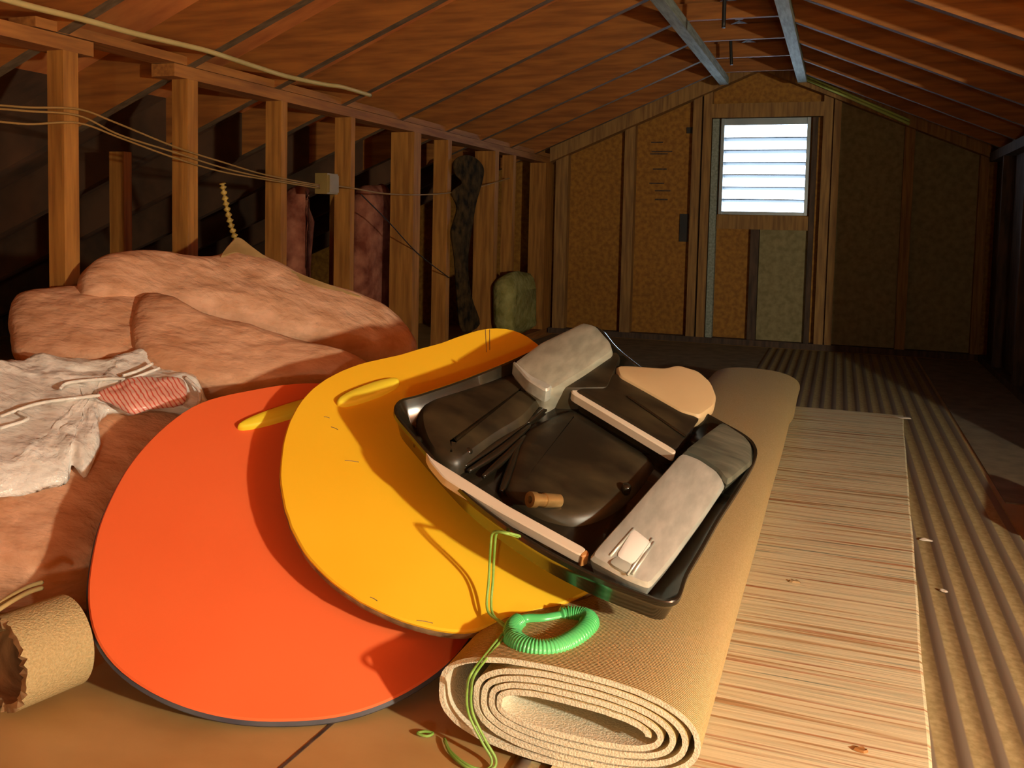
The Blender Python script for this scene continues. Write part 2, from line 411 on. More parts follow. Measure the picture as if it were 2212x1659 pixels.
# louvred vent
win = empty('window_1', ((WX0+WX1)/2, D, WZ0_)); struct(win)
g = G(); t = .022
g.box(WX0, WX0+t, D-.02, D+.10, WZ0_, WZ1_); g.box(WX1-t, WX1, D-.02, D+.10, WZ0_, WZ1_)
g.box(WX0+t, WX1-t, D-.01, D+.10, WZ1_-.045, WZ1_); g.box(WX0+t, WX1-t, D-.01, D+.10, WZ0_, WZ0_+.022)
g.build('window_frame', 'vent_metal', win)
zb, zt = WZ0_+.022, WZ1_-.045
for i in range(8):
    z = zb+(zt-zb)*i/7
    g = G(); g.hexa([(WX0+t, D+.0, z-.0035), (WX1-t, D+.0, z-.0035), (WX1-t, D+.085, z-.018), (WX0+t, D+.085, z-.018),
                     (WX0+t, D+.0, z+.0025), (WX1-t, D+.0, z+.0025), (WX1-t, D+.085, z-.014), (WX0+t, D+.085, z-.014)])
    if 0 < i < 7: g.build('louvre_slat', 'slat_metal', win)
# right knee wall
g = G(); g.box(XR+.06, XR+.08, YW, D+.04, 0, roofz(XR+.08)+dz-.005)
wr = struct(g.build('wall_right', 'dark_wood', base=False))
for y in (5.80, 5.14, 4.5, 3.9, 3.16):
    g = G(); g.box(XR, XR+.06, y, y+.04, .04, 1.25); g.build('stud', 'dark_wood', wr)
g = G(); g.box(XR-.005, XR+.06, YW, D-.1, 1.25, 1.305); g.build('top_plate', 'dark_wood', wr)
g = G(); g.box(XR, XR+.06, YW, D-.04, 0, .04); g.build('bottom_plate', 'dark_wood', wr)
g = G()
l = [(-5.05, 0), (xr, 0), (xr, roofz(xr)+dz), (RX, RZ+dz), (-5.05, roofz(-5.05)+dz)]
g.loft([[(x, Y0-.02, z) for x, z in l], [(x, Y0, z) for x, z in l]])
struct(g.build('wall_front', 'osb', base=False))

g = G(); g.box(-5.2, -5.05, Y0-.1, Y1+.1, 0, .36); struct(g.build('wall_eave', 'dark_wood', base=False))
g = G(); g.box(XE, XE+.1, Y0-.1, Y1+.1, 0, .48); struct(g.build('wall_eave', 'dark_wood', base=False))
# ================================================================= THINGS
# ---- rugs
cosr = lambda: random.uniform(-.001, .001)
g = G()     # ribbed runner
x0, x1, ya, yb = -.42, .484, .75, 6.28
per = .052; nrib = 68
xs = []; N_ = 150
for i in range(N_+1):
    x = x0+(x1-x0)*i/N_
    xs.append((x, .0045+.0024*abs(math.sin(math.pi*(x-x0)/per))**.8))
ys = [ya+(yb-ya)*j/20 for j in range(21)]
for y in ys: g.v += [(x, y, z) for x, z in xs]
k = N_+1
for j in range(20):
    for i in range(N_): g.f.append([j*k+i, j*k+i+1, (j+1)*k+i+1, (j+1)*k+i])
nb = len(g.v); g.v += [(x0, ya, 0.0006), (x1, ya, 0.0006), (x1, yb, 0.0006), (x0, yb, 0.0006)]
g.f.append([nb, nb+3, nb+2, nb+1])
m = mat('ribbed', (.34, .25, .11), (.46, .35, .17), 80, (1, 1, 1), .95, bump=.6, spec=.1, wave=('X', 3.05*2, 0.1, .55, .72), wcol=(.24, .18, .125))
o = g.build('ribbed_carpet_runner', 'ribbed', smooth=True); tag(o, 'brown ribbed carpet runner stretching to the end wall beside the striped rug', 'carpet')
g = G(); P1, P2 = onax(2012, 1700, 2, .012), onax(1950, 905, 2, .012); yn = .95
sl = (P2.x-P1.x)/(P2.y-P1.y); xrr = lambda y: P1.x+sl*(y-P1.y)
yf = 4.2
vs = []
nY = 60
loops = []
for j in range(nY+1):
    y = yn+(yf-yn)*j/nY; xx = xrr(y)+noise.noise(Vector((y*3, 2, 0)))*.004
    zt_ = .0145+.001*noise.noise(Vector((y*8, 0, 0)))
    loops.append([(-.36, y, .0088), (xx, y, .0088), (xx+.002, y, .012), (xx-.003, y, zt_), (-.36, y, zt_)])
g.loft(loops)
o = g.build('striped_rug', 'striped_rug'); tag(o, 'cream striped woven rug lying flat beside the carpet roll', 'rug')

# ---- big carpet roll
ra, rb_ = 1.215, 4.25
turns = 4.85; spt = 56
path = []
n = int(turns*spt)
for i in range(n+1):
    t = i/spt; th = math.radians(-6)+2*math.pi*t
    cth, sth = math.cos(th), math.sin(th)
    a = .108+(.0172 if cth > 0 else .0125)*t; bq = .020+.0108*t
    e = .80
    x = a*math.copysign(abs(cth)**e, cth); z = bq*math.copysign(abs(sth)**e, sth)
    if cth < 0:
        loose = min(1, max(0, t-turns+.78)*3.2); loose = loose*loose*(3-2*loose)
        x -= loose*.044*abs(cth)**.8
    path.append([x, z])
zmin = min(p[1] for p in path)
# flatten the bottom and sit it on the rugs
cx, cz = -.327, .0
path = [Vector((p[0], p[1])) for p in path]
th_ = .0082
sec_o, sec_i = [], []
for i in range(len(path)):
    t = path[min(i+1, n)]-path[max(i-1, 0)]; t.normalize(); nn = Vector((t[1], -t[0]))
    sec_o.append(path[i]+nn*th_/2); sec_i.append(path[i]-nn*th_/2)
zmin = min(p[1] for p in sec_o+sec_i)
ysec = [ra, ra+.012]+[ra+(rb_-ra)*j/24 for j in range(1, 25)]
g = G(); fm = {}
tilt = -.035
def RP(q, y, j):
    wob = noise.noise(Vector((y*1.3, 1.5, 0)))*.010
    fl = 1+.02*math.sin(y*2)
    fr = noise.noise(Vector((q[0]*60, q[1]*60, 3)))*.0015 if j == 0 else 0
    zz = (q[1]-zmin)*fl+.0150
    if q[1] > 0: zz += tilt*q[0]
    return (cx+q[0]+wob+(.012 if y > 3.6 else 0), y+fr, max(zz, .0148))
K = len(path)
for j, y in enumerate(ysec):
    g.v += [RP(q, y, j) for q in sec_o]; g.v += [RP(q, y, j) for q in sec_i]
S = 2*K
for j in range(len(ysec)-1):
    for i in range(K-1):
        g.f.append([j*S+i, j*S+i+1, (j+1)*S+i+1, (j+1)*S+i])
        fm[len(g.f)] = 1; g.f.append([j*S+K+i+1, j*S+K+i, (j+1)*S+K+i, (j+1)*S+K+i+1])
    for i in (0, K-1): fm[len(g.f)] = 1; g.f.append([j*S+i, (j+1)*S+i, (j+1)*S+K+i, j*S+K+i])
for j in (0, len(ysec)-1):
    for i in range(K-1):
        fm[len(g.f)] = 1; g.f.append([j*S+i, j*S+K+i, j*S+K+i+1, j*S+i+1])
roll = g.build('carpet_roll', 'carpet_back', smooth=True, sharp=40, fm=fm, mats2=('carpet_pile',))
tag(roll, 'long flattened beige carpet roll showing its cream spiral end in the foreground', 'carpet')

# ---- orange disc
PO = Plane((-.922, 1.441, .229), (.284, -.487, .826))
oloop_px = [(190, 1300), (200, 1200), (240, 1075), (315, 960), (425, 870), (540, 843), (670, 826), (200, 1365), (240, 1430), (330, 1495), (450, 1540), (620, 1555), (760, 1541), (880, 1493), (985, 1415)]
def closed_disc(P, pts, r_hidden, ang0, ang1, n=20, c=(0, 0)):
    L = [P.uv(x, y) for x, y in pts]
    L += [Vector((c[0]+r_hidden*math.cos(a), c[1]+r_hidden*math.sin(a))) for a in [ang0+(ang1-ang0)*i/n for i in range(n+1)]]
    cc = Vector(c); L.sort(key=lambda q: math.atan2(q[1]-cc[1], q[0]-cc[0]))
    return L
def polar_loop(P, pts, r, blend_lo, blend_hi, N=120, c=(0, 0)):
    """disc outline in polar form: traced where it is seen, a plain circle of radius r elsewhere"""
    cc = Vector(c); A = sorted((math.atan2(q[1]-cc[1], q[0]-cc[0]), (q-cc).length) for q in [P.uv(x, y) for x, y in pts])
    out = []
    for i in range(N):
        a = -math.pi+2*math.pi*i/N
        best = None
        for j in range(len(A)):
            a0, r0 = A[j]; a1, r1 = A[(j+1) % len(A)]
            if j == len(A)-1: a1 += 2*math.pi
            aa = a if a >= a0 else a+2*math.pi
            if a0 <= aa <= a1:
                gap = a1-a0
                t = (aa-a0)/gap
                if gap > .9:     # the hidden arc
                    e = min(1, min(aa-a0, a1-aa)/.3); rr = r*e+(r0 if t < .5 else r1)*(1-e)
                else: rr = r0+(r1-r0)*t
                best = rr
        out.append(best if best else r)
    for _ in range(3): out = [(out[i-1]+out[i]*2+out[(i+1) % N])/4 for i in range(N)]
    return [cc+Vector((math.cos(-math.pi+2*math.pi*i/N), math.sin(-math.pi+2*math.pi*i/N)))*out[i] for i in range(N)]
OL = polar_loop(PO, oloop_px, .375, 0, 0)
orange = slab('saucer_sled', PO, None, [(-.010, .012), (-.008, .002), (-.003, .0), (0., .003)], 'orange_foam', loop=OL, sm=1, closed_curve=False)
tag(orange, 'large round orange disc sled leaning at the left with a yellow handle', 'sled')
slab('rim', PO, None, [(-.017, .006), (-.016, -.0005), (-.010, -.002), (-.005, .003)], 'rim_blue', orange, loop=inset(OL, -.002), sm=1, closed_curve=False)
def capsule(px0, px1, w, P, h):
    a, b = P.uv(*px0, h), P.uv(*px1, h); d = (b-a).normalized(); nrm = Vector((-d[1], d[0])); L = []
    for i in range(28):
        t = 2*math.pi*i/28; c_ = math.cos(t); s_ = math.sin(t)
        mid = (a+b)/2; L.append(mid+d*((b-a).length/2*math.copysign(abs(c_)**.85, c_))+nrm*w*math.copysign(abs(s_)**.9, s_))
    return L
o = slab('handle', PO, None, [(-.002, -.001), (.006, 0), (.011, .002), (.013, .005)], 'lemon', orange, loop=capsule((513, 918), (735, 848), .0185, PO, .012), sm=1, closed_curve=False)
o['label'] = 'yellow handle'
# ---- yellow disc
PYc = Plane(Vector((-.65, 1.625, .346))+Vector((.248, -.506, .826))*.012, (.248, -.506, .826))
yl_px = [(1172, 760), (1152, 730), (1115, 711), (1055, 706), (1000, 723), (950, 742), (860, 768), (735, 800), (670, 840), (628, 900), (610, 965), (608, 1060), (622, 1120), (650, 1180), (692, 1232), (740, 1272), (800, 1308), (860, 1334), (960, 1362), (1042, 1366), (1085, 1330)]
YL = polar_loop(PYc, yl_px, .36, 0, 0)
YL = [q+Vector((noise.noise(Vector((q[0]*40, q[1]*40, 0)))*.0022, 0)) for q in YL]
yel = slab('saucer_sled', PYc, None, [(-.014, .004), (-.010, .0), (-.003, .0), (0., .003)], 'yellow_foam', loop=YL, sm=1, closed_curve=False)
tag(yel, 'large yellow foam disc sled with worn edge lying over the orange one', 'sled')
slab('worn_edge', PYc, None, [(-.026, .012), (-.024, .001), (-.012, -.0015), (-.004, .0012)], 'foam_edge', yel, loop=YL, sm=1, closed_curve=False)
o = slab('handle', PYc, None, [(-.002, -.001), (.005, 0), (.010, .002), (.012, .005)], 'lemon', yel, loop=capsule((728, 866), (862, 817), .0195, PYc, .012), sm=1, closed_curve=False)
o['label'] = 'paler yellow handle'
g = G()
for (xa, ya_, xb, yb_) in ((745, 995, 775, 998), (700, 900, 712, 903), (715, 922, 730, 928), (800, 1290, 815, 1298), (900, 1340, 935, 1346), (1049, 712, 1051, 760), (1058, 712, 1058, 756)):
    a, b = PYc.at(xa, ya_, .0006), PYc.at(xb, yb_, .0006); g = G(); g.tube([a, a.lerp(b, .5)+PYc.v*.001, b], .0007, 5)
    g.build('scratch', 'foam_edge', yel)

# ---- black sled / tray with silver ends
A_ = onpl(860, 870, Vector((-.65, 1.625, .346))+Vector((.248, -.506, .826)).normalized()*.128, (.248, -.506, .826)); B_ = onax(1440, 1310, 2, .232); C_ = onax(1640, 975, 2, .392)
nS = (C_-B_).cross(A_-B_).normalized()
PS = Plane(B_, nS)
rim_px = [(852, 893), (862, 865), (905, 852), (1000, 820), (1100, 780), (1190, 738), (1262, 705), (1300, 712), (1335, 752), (1395, 800), (1470, 858), (1550, 905), (1604, 935), (1630, 958), (1634, 990), (1600, 1052), (1556, 1120), (1520, 1185), (1487, 1242), (1472, 1285), (1457, 1300), (1430, 1301), (1393, 1289), (1282, 1245), (1166, 1185), (1067, 1118), (999, 1062), (940, 1000), (888, 940)]
RL = cr_spline([PS.uv(x, y, 0) for x, y in rim_px], 4, True)
sled = slab('plastic_sled', PS, None, [(-.062, .040), (-.064, .026), (-.056, .012), (-.024, .006), (-.012, .003), (-.008, -.001), (0., .0), (.0015, .002), (.0, .006), (-.012, .013), (-.036, .030), (-.044, .045)], 'black_plastic', loop=RL, sm=1, closed_curve=False)
tag(sled, 'black plastic tray shaped sled with silver wrapped ends, upturned on the carpet roll', 'sled')
def Z2(p): return (820+p[0]/2.513, 680+p[1]/2.513)
def zs(l): return [Z2(p) for p in l]
def sp(name, pts, levels, m, sm=4, curve=False, label=None, parent=sled):
    o = slab(name, PS, zs(pts), levels, m, parent, sm=sm, closed_curve=curve)
    if label: o['label'] = label
    return o
# scuffed upper-left shell, raised
sp('moulded_panel', [(215, 560), (235, 450), (330, 405), (560, 350), (740, 300), (900, 400), (880, 440), (790, 545), (640, 640), (500, 740), (420, 790), (330, 770), (255, 680)],
   [(-.044, -.004), (-.026, .0), (-.016, .008), (-.012, .022), (-.010, .045)], 'dusty_black', 4, True)
# central panel
sp('moulded_panel', [(790, 620), (880, 560), (1030, 500), (1100, 520), (1290, 640), (1480, 765), (1470, 830), (1370, 960), (1230, 1060), (1080, 1105), (960, 1090), (850, 1050), (720, 960), (690, 880), (740, 720)],
   [(-.044, -.002), (-.034, .004), (-.028, .014), (-.026, .03)], 'dusty_black', 4, True)
# ribs of the groove
for a, b, c_ in (((455, 825), (640, 700), (800, 585)), ((480, 850), (660, 735), (815, 600)), ((800, 590), (900, 500), (1020, 410)), ((660, 960), (700, 860), (760, 690)), ((560, 880), (700, 760), (790, 660))):
    g = G(); pts = cr_spline([PS.at(*Z2(q), -.036) for q in (a, b, c_)], 10)
    g.tube(pts, .007, 8, rf=lambda i, n_=len(pts): .004+.0045*math.sin(math.pi*i/(n_-1)))
    g.build('moulded_rib', 'black_plastic', sled, smooth=True)
g = G()
for q in ((480, 738), (1340, 935), (205, 680), (685, 1150)):
    c0 = PS.at(*Z2(q), -.02); g = G(); g.tube([c0-PS.n*.012, c0, c0+PS.n*.004, c0+PS.n*.006], .008, 10, rf=lambda i: (.009, .009, .007, .002)[i])
    g.build('stud_boss', 'black_plastic', sled, smooth=True)
# far shelf behind the second strip
sp('far_panel', [(1065, 410), (1270, 320), (1300, 318), (1740, 560), (1660, 660), (1610, 730)], [(-.05, .006), (-.01, .004), (.004, 0), (.006, .004)], 'dusty_black')
g = G(); g.tube([PS.at(*Z2((1350, 445)), .008), PS.at(*Z2((1660, 660)), .008)], .0025, 6); g.build('moulded_rib', 'black_plastic', sled)
# strips
sp('pale_strip', [(248, 742), (290, 780), (420, 860), (700, 1035), (1125, 1268), (1098, 1310), (660, 1072), (430, 935), (345, 880), (270, 790)], [(-.016, .0), (-.004, .0), (.001, .0), (.003, .002)], 'pinkish_strip', label='pale pinkish grey strip')
sp('pale_strip', [(1040, 400), (1075, 402), (1612, 735), (1598, 757), (1045, 425)], [(-.016, .0), (-.004, .0), (.001, .0), (.003, .002)], 'pinkish_strip', label='pale pinkish grey strip')
sp('orange_tab', [(1085, 1295), (1125, 1268), (1140, 1300), (1100, 1315)], [(-.02, 0), (.001, 0), (.003, .002)], 'crumb', label='orange brown tab')
# silver blocks
sp('silver_end', [(722, 250), (870, 140), (1105, 28), (1180, 48), (1262, 140), (1275, 185), (1120, 290), (955, 392), (900, 402), (800, 340)],
   [(-.045, .010), (-.006, .002), (.012, .0), (.022, .004), (.027, .014)], 'silver_dull', label='silver grey end cover')
sp('end_box', [(960, 398), (1275, 192), (1312, 218), (1300, 262), (1240, 400), (1075, 402)], [(-.045, .0), (.000, .0), (.008, .004)], 'dusty_black')
sp('clear_lip', [(722, 252), (735, 248), (830, 330), (945, 382), (905, 412), (800, 345)], [(.0, 0), (.026, 0), (.030, .003)], 'silver')
silver = sp('silver_end', [(1640, 733), (1740, 770), (1840, 838), (1885, 905), (1760, 1090), (1600, 1310), (1470, 1462), (1350, 1415), (1140, 1300), (1190, 1235), (1330, 1080), (1480, 910)],
   [(-.045, .012), (-.006, .002), (.006, .0), (.014, .004), (.018, .016)], 'silver', label='shiny silver end cover')
sp('smoky_cap', [(1640, 733), (1760, 640), (1862, 566), (1990, 650), (2030, 700), (2030, 790), (1890, 905), (1842, 838), (1740, 770)],
   [(-.045, .008), (-.006, .002), (.002, .0), (.010, .004), (.013, .014)], 'smoky', label='smoky translucent corner cap')
g = G()   # folds on the silver cover
for a, b in (((1480, 1215), (1345, 1412)), ((1490, 1235), (1372, 1408)), ((1250, 1310), (1380, 1160))):
    g.tube([PS.at(*Z2(a), .018), PS.at(*Z2(b), .018)], .0022, 6)
g.build('fold', 'silver', silver, smooth=True)
sp('sticker', [(1378, 1158), (1482, 1240), (1375, 1352), (1285, 1310)], [(.015, 0), (.0195, 0), (.0200, .001)], 'label_white', label='white sticker', parent=silver)
sp('sticker', [(1285, 1308), (1372, 1352), (1345, 1402), (1245, 1345)], [(.015, 0), (.0190, 0), (.0195, .001)], 'label_grey', label='grey sticker', parent=silver)
# brass tube
g = G(); p0 = PS.at(*Z2((815, 1003)), .004); p1 = PS.at(*Z2((975, 1010)), -.022); d = (p1-p0).normalized()
def tubering(g, p0, p1, ro, ri, seg=20):
    d = (p1-p0).normalized(); a = d.cross(Vector((0, 0, 1))).normalized(); b = d.cross(a)
    cl = lambda p, r: [p+a*r*math.cos(2*math.pi*k/seg)+b*r*math.sin(2*math.pi*k/seg) for k in range(seg)]
    L = [cl(p0+d*.03, ri), cl(p0, ri), cl(p0, ro), cl(p0+d*.012, ro), cl(p0+d*.013, ro*.8), cl(p0+d*.03, ro*.8), cl(p0+d*.031, ro*.92), cl(p1, ro*.85)]
    g.loft(L)
tubering(g, p0, p1, .0135, .0065)
o = g.build('brass_fitting', 'brass', sled, smooth=True, sharp=40); o['label'] = 'brass hollow fitting'
# beige oval behind
sp('oval_pad', [(1283, 270), (1345, 268), (1545, 282), (1620, 264), (1735, 298), (1805, 360), (1832, 430), (1822, 490), (1740, 548), (1640, 520), (1450, 412), (1300, 330)],
   [(-.030, .008), (-.010, .0), (.004, .0), (.010, .004), (.012, .012)], 'beige_pad', label='beige rounded pad')

# ---- green coil, cord
zc = .152
coil_px = [(1107, 1372), (1112, 1398), (1145, 1416), (1195, 1417), (1240, 1397), (1270, 1368), (1266, 1350), (1225, 1343), (1175, 1350), (1130, 1352)]
pts = cr_spline([onax(x, y, 2, zc) for x, y in coil_px], 30, True)
M = len(pts)
def rfc(i):
    t = i/M
    straight = .73 < t < .93
    base = .0155 if .08 < t < .70 else .0135
    if straight: base = .0085
    return base*(1+(0 if straight else .10*math.sin(i*2*math.pi/4)))
for i, p in enumerate(pts): p.z = zc+.010
g = G(); g.tube(pts, .012, 14, closed=True, rf=rfc)
coil = g.build('coil_ring', 'green_plastic', smooth=True); tag(coil, 'bright green coiled plastic ring lying on the carpet roll', 'ring')
def cordpath(off=0.):
    L = [PS.at(1120+off, 1160, -.004), PS.at(1092+off, 1152, .008), PS.at(1066+off, 1150, -.004), PS.at(1060+off, 1178, -.03)]
    a = L[-1]
    L += [onpl(1056+off, 1250, PYc.c+PYc.n*.045, PYc.n), onpl(1053+off, 1318, PYc.c+PYc.n*.022, PYc.n)]
    L += [onax(1085, 1345+off*.5, 2, .166), onax(1093+off, 1358, 2, .166), onax(1060+off, 1400, 2, .157), onax(1018+off, 1455, 2, .150)]
    L += [onax(1009+off, 1490, 1, 1.200), onax(1012+off, 1540, 1, 1.203), onax(1040+off, 1600, 1, 1.203), onax(1062+off, 1640, 1, 1.202)]
    L += [onax(1052+off, 1662, 1, 1.190), onax(1015, 1655+off*.6, 2, .006), onax(975, 1625+off*.6, 2, .006), onax(960, 1595+off*.6, 2, .005)]
    return cr_spline(L, 8)
g = G(); g.tube(cordpath(0), .0022, 7); g.tube(cordpath(9), .0022, 7)
cord = g.build('pull_cord', 'green_cord', smooth=True); tag(cord, 'doubled green cord hanging from the black sled down over the roll end', 'cord')
g = G(); g.tube(cr_spline([onax(902, 1584, 2, .005), onax(918, 1580, 2, .006), onax(935, 1584, 2, .005), onax(922, 1590, 2, .005)], 8, True), .0022, 7, closed=True)
tag(g.build('cord_loop', 'green_cord', smooth=True), 'small green cord loop lying on the plywood left of the roll end', 'cord')
# ---- brown rag under sled
PR = Plane((-.32, 1.42, .158), (0, 0, 1))
o = pillow('rag', PR, [(1195, 1330), (1225, 1302), (1262, 1288), (1300, 1310), (1338, 1328), (1325, 1345), (1270, 1336), (1235, 1325), (1205, 1342)], (1262, 1316), .016, .004, 'rag', amp=.006, nsc=30, rings=8, zmin=.15)
tag(o, 'crumpled brown rag tucked under the black sled edge', 'rag')

# ---- insulation
def toward(c, s): return CAM+(Vector(c)-CAM)*s
ins_g = 'pink insulation batts heaped by the knee wall'
PA = Plane(toward((-1.75, 2.6, .5), .86), (.45, -.35, .82))
bA = pillow('insulation_batt', PA, [(170, 620), (178, 590), (215, 566), (300, 556), (400, 568), (468, 560), (498, 528), (520, 530), (560, 560), (620, 590), (700, 624), (800, 655), (862, 690), (902, 738), (885, 768), (800, 768), (690, 745), (600, 728), (500, 705), (400, 690), (280, 668), (190, 650)],
            (520, 640), .055, .14, 'pink', amp=.012, nsc=4, power=5, seed=1, stretch=(1, 1, 2))
tag(bA, 'pink insulation batt at the back of the heap with brown paper facing', 'insulation', ins_g)
PB = Plane(toward((-1.45, 2.2, .34), .86), (.2, -.45, .87))
bB = pillow('insulation_batt', PB, [(22, 720), (20, 660), (50, 638), (150, 634), (250, 640), (330, 650), (400, 690), (400, 760), (330, 800), (220, 800), (120, 798), (35, 775)], (190, 715), .05, .14, 'pink', amp=.012, nsc=4, power=5, seed=5, stretch=(1, 1, 2))
tag(bB, 'darker pink insulation batt at the far left end of the heap', 'insulation', ins_g)
PC = Plane(toward((-1.45, 2.2, .34), .84), (.2, -.45, .87))
bC = pillow('insulation_batt', PC, [(285, 700), (300, 655), (350, 652), (430, 690), (520, 712), (600, 735), (700, 765), (790, 790), (800, 812), (740, 835), (640, 838), (520, 842), (430, 830), (330, 800), (290, 760)], (510, 770), .05, .14, 'pink', amp=.012, nsc=4, power=5, seed=9, stretch=(1, 1, 2))
tag(bC, 'pink insulation batt in front of the heap just behind the orange disc', 'insulation', ins_g)
PD = Plane(toward((-1.2, 1.6, .15), .97), (.25, -.42, .87))
bD = pillow('insulation_batt', PD, [(-120, 1060), (-110, 1230), (0, 1252), (80, 1262), (150, 1262), (210, 1245), (240, 1180), (300, 1090), (380, 980), (450, 900), (440, 850), (330, 815), (150, 800), (-60, 830)], (130, 1040), .05, .2, 'pink', amp=.012, nsc=4, power=5, seed=13, stretch=(1, 1, 2))
tag(bD, 'pink insulation batt under the white plastic wrap at the left edge', 'insulation', ins_g)
PK = Plane(PA.c+PA.n*.05, PA.n)
o = slab('paper_facing', PK, [(478, 552), (505, 518), (520, 514), (552, 538), (600, 570), (680, 603), (780, 640), (700, 622), (610, 590), (550, 560), (510, 545)], [(-.05, 0), (-.004, 0), (.0, .001)], 'kraft', bA, sm=4)
o['label'] = 'brown paper facing'
PW = Plane(PD.c+PD.n*.062, PD.n)
pw = pillow('plastic_wrap', PW, [(-100, 800), (0, 782), (60, 776), (150, 776), (245, 778), (298, 762), (328, 768), (345, 790), (400, 806), (438, 834), (448, 868), (432, 892), (404, 893), (345, 886), (287, 893), (232, 891), (217, 925), (218, 969), (180, 1026), (154, 1008), (134, 1040), (60, 1062), (0, 1076), (-100, 1090)],
            (200, 860), .022, .012, 'white_plastic', amp=.016, nsc=9, rings=22, power=5, seed=3, stretch=(1, 2, 2))
tag(pw, 'crinkled glossy white plastic wrap with red print lying over pink insulation', 'plastic wrap')
PW2 = Plane(PW.c+PW.n*.030, PW.n)
o = pillow('printed_patch', PW2, [(209, 852), (250, 832), (304, 814), (350, 818), (396, 824), (402, 865), (375, 876), (320, 884), (280, 892), (240, 872)], (305, 853), .012, .012, 'printed_plastic', pw, amp=.008, nsc=12, rings=10, power=5, seed=8)
o['label'] = 'pink patch with red print'
# creases
g = G()
for L in ([(0, 900), (80, 872), (180, 858), (235, 852)], [(0, 925), (60, 905), (40, 890)], [(265, 812), (300, 800), (330, 785)], [(262, 825), (300, 812), (345, 795)], [(130, 840), (150, 826), (235, 818), (270, 820)], [(400, 815), (430, 845), (428, 880)]):
    g = G(); g.tube(cr_spline([PW.at(x, y, .034) for x, y in L], 6), .004, 6); g.build('crease', 'white_plastic', pw, smooth=True)

# insulation standing behind the studs, and the pale clump in the corner
def standing(x0, x1, y, z0, z1, m, seed, label, X=-2.28, th=.05):
    a = onax(x0, 500, 0, X).y; b = onax(x1, 500, 0, X).y
    Pn = Plane((X, (a+b)/2, (z0+z1)/2), (1, 0.001, 0))
    L = []
    for i in range(24):
        t = 2*math.pi*i/24; c_, s_ = math.cos(t), math.sin(t)
        L.append(Vector(((b-a)/2*math.copysign(abs(c_)**.45, c_), (z1-z0)/2*math.copysign(abs(s_)**.45, s_))))
    g = G(); loops = []
    for hh, ins in ((-th, .02), (-th*.5, 0), (th*.2, 0), (th*.7, .03), (th, .09)):
        lo = []
        for q in inset(L, ins) if ins else L:
            p = Pn.w(q, hh); p += noise.noise_vector(p*7+Vector((seed, 0, 0)))*.035; p.z = max(p.z, .01); lo.append(p)
        loops.append(lo)
    g.loft(loops)
    o = g.build('insulation_batt', m, smooth=True); tag(o, label, 'insulation'); return o
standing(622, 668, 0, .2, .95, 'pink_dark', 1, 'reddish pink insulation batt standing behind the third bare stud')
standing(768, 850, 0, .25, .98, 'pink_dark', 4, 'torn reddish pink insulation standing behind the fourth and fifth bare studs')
o = standing(1085, 1150, 0, .10, .48, 'green_wool', 7, 'pale yellow green wool insulation stuffed low in the far left corner', X=XL+.085, th=.07)

# ---- dark hanging cloth on the knee wall
PH = Plane((XL+.03, 5., .8), (1, -.02, 0))
o = slab('hanging_cloth', PH, [(985, 345), (1015, 335), (1043, 355), (1045, 385), (1030, 440), (1020, 500), (1012, 570), (1020, 640), (1038, 700), (1000, 715), (990, 640), (985, 560), (978, 500), (990, 450), (978, 415), (1000, 395), (985, 375)], [(-.012, .006), (-.004, 0), (.0, 0), (.004, .006)], 'dark_cloth', sm=4)
tag(o, 'dark ragged strip of cloth hanging on the knee wall near the end wall', 'cloth')
# ---- cables
def cable(name, px, r, m, label, X=XL+.01, n=8, cat='cable', double=0):
    g = G(); P = cr_spline([(onax(q[0], q[1], 0, X) if X else onpl(q[0], q[1], (RX, 0, RZ-.016), Vector((-SL, 0, 1)).normalized())) for q in px], n); g.tube(P, r, 8)
    if double: g.tube([p+Vector((0, 0, double)) for p in P], r, 8)
    o = g.build(name, m, smooth=True); tag(o, label, cat); return o
cable('power_cable', [(-60, -22), (60, 12), (180, 42), (290, 72), (400, 98), (455, 112), (540, 140), (620, 165), (700, 182), (740, 188), (800, 206)], .0085, 'cable_cream', 'thick cream cable running under the rafters above the knee wall top plate', X=None)
cable('wire', [(-40, 224), (60, 232), (170, 236), (250, 265), (380, 318), (480, 350), (575, 378), (690, 400)], .0030, 'cable_brown', 'topmost thin brown wire of the bundle crossing the studs', X=XL+.008)
cable('wire', [(-40, 232), (60, 240), (170, 250), (260, 292), (380, 330), (480, 362), (575, 384), (690, 403)], .0030, 'cable_brown', 'middle thin brown wire of the bundle crossing the studs', X=XL+.012)
cable('wire', [(-40, 258), (60, 268), (170, 266), (260, 298), (380, 342), (480, 371), (575, 388), (690, 407)], .0030, 'cable_brown', 'lowest thin brown wire of the bundle crossing the studs', X=XL+.010)
cable('wire', [(715, 400), (770, 408), (840, 419), (930, 420), (1010, 410), (1100, 385)], .0035, 'cable_brown', 'thin wire running on from the junction box toward the corner', X=XL+.012)
cable('wire', [(780, 420), (840, 480), (900, 545), (970, 600)], .0028, 'black_cable', 'dark thin wire sagging diagonally below the junction box', X=XL+.010)
g = G(); p = onax(702, 396, 0, XL-.03); g.box(XL-.05, XL+.008, p.y-.045, p.y+.04, p.z-.045, p.z+.04)
jb = g.build('junction_box', 'box_beige'); tag(jb, 'beige junction box between the third and fourth studs', 'junction box')
g = G(); g.box(XL+.008, XL+.016, p.y-.038, p.y+.034, p.z-.038, p.z+.033); g.build('cover', 'box_beige', jb)
g = G(); P = cr_spline([onax(x, y, 0, XL-.04) for x, y in ((480, 395), (488, 440), (500, 490), (513, 528))], 14)
g.tube(P, .01, 8, rf=lambda i: .009+.005*math.sin(i*1.9)); tag(g.build('twisted_cord', 'gold', smooth=True), 'gold twisted cord hanging behind the batt between studs', 'cord')
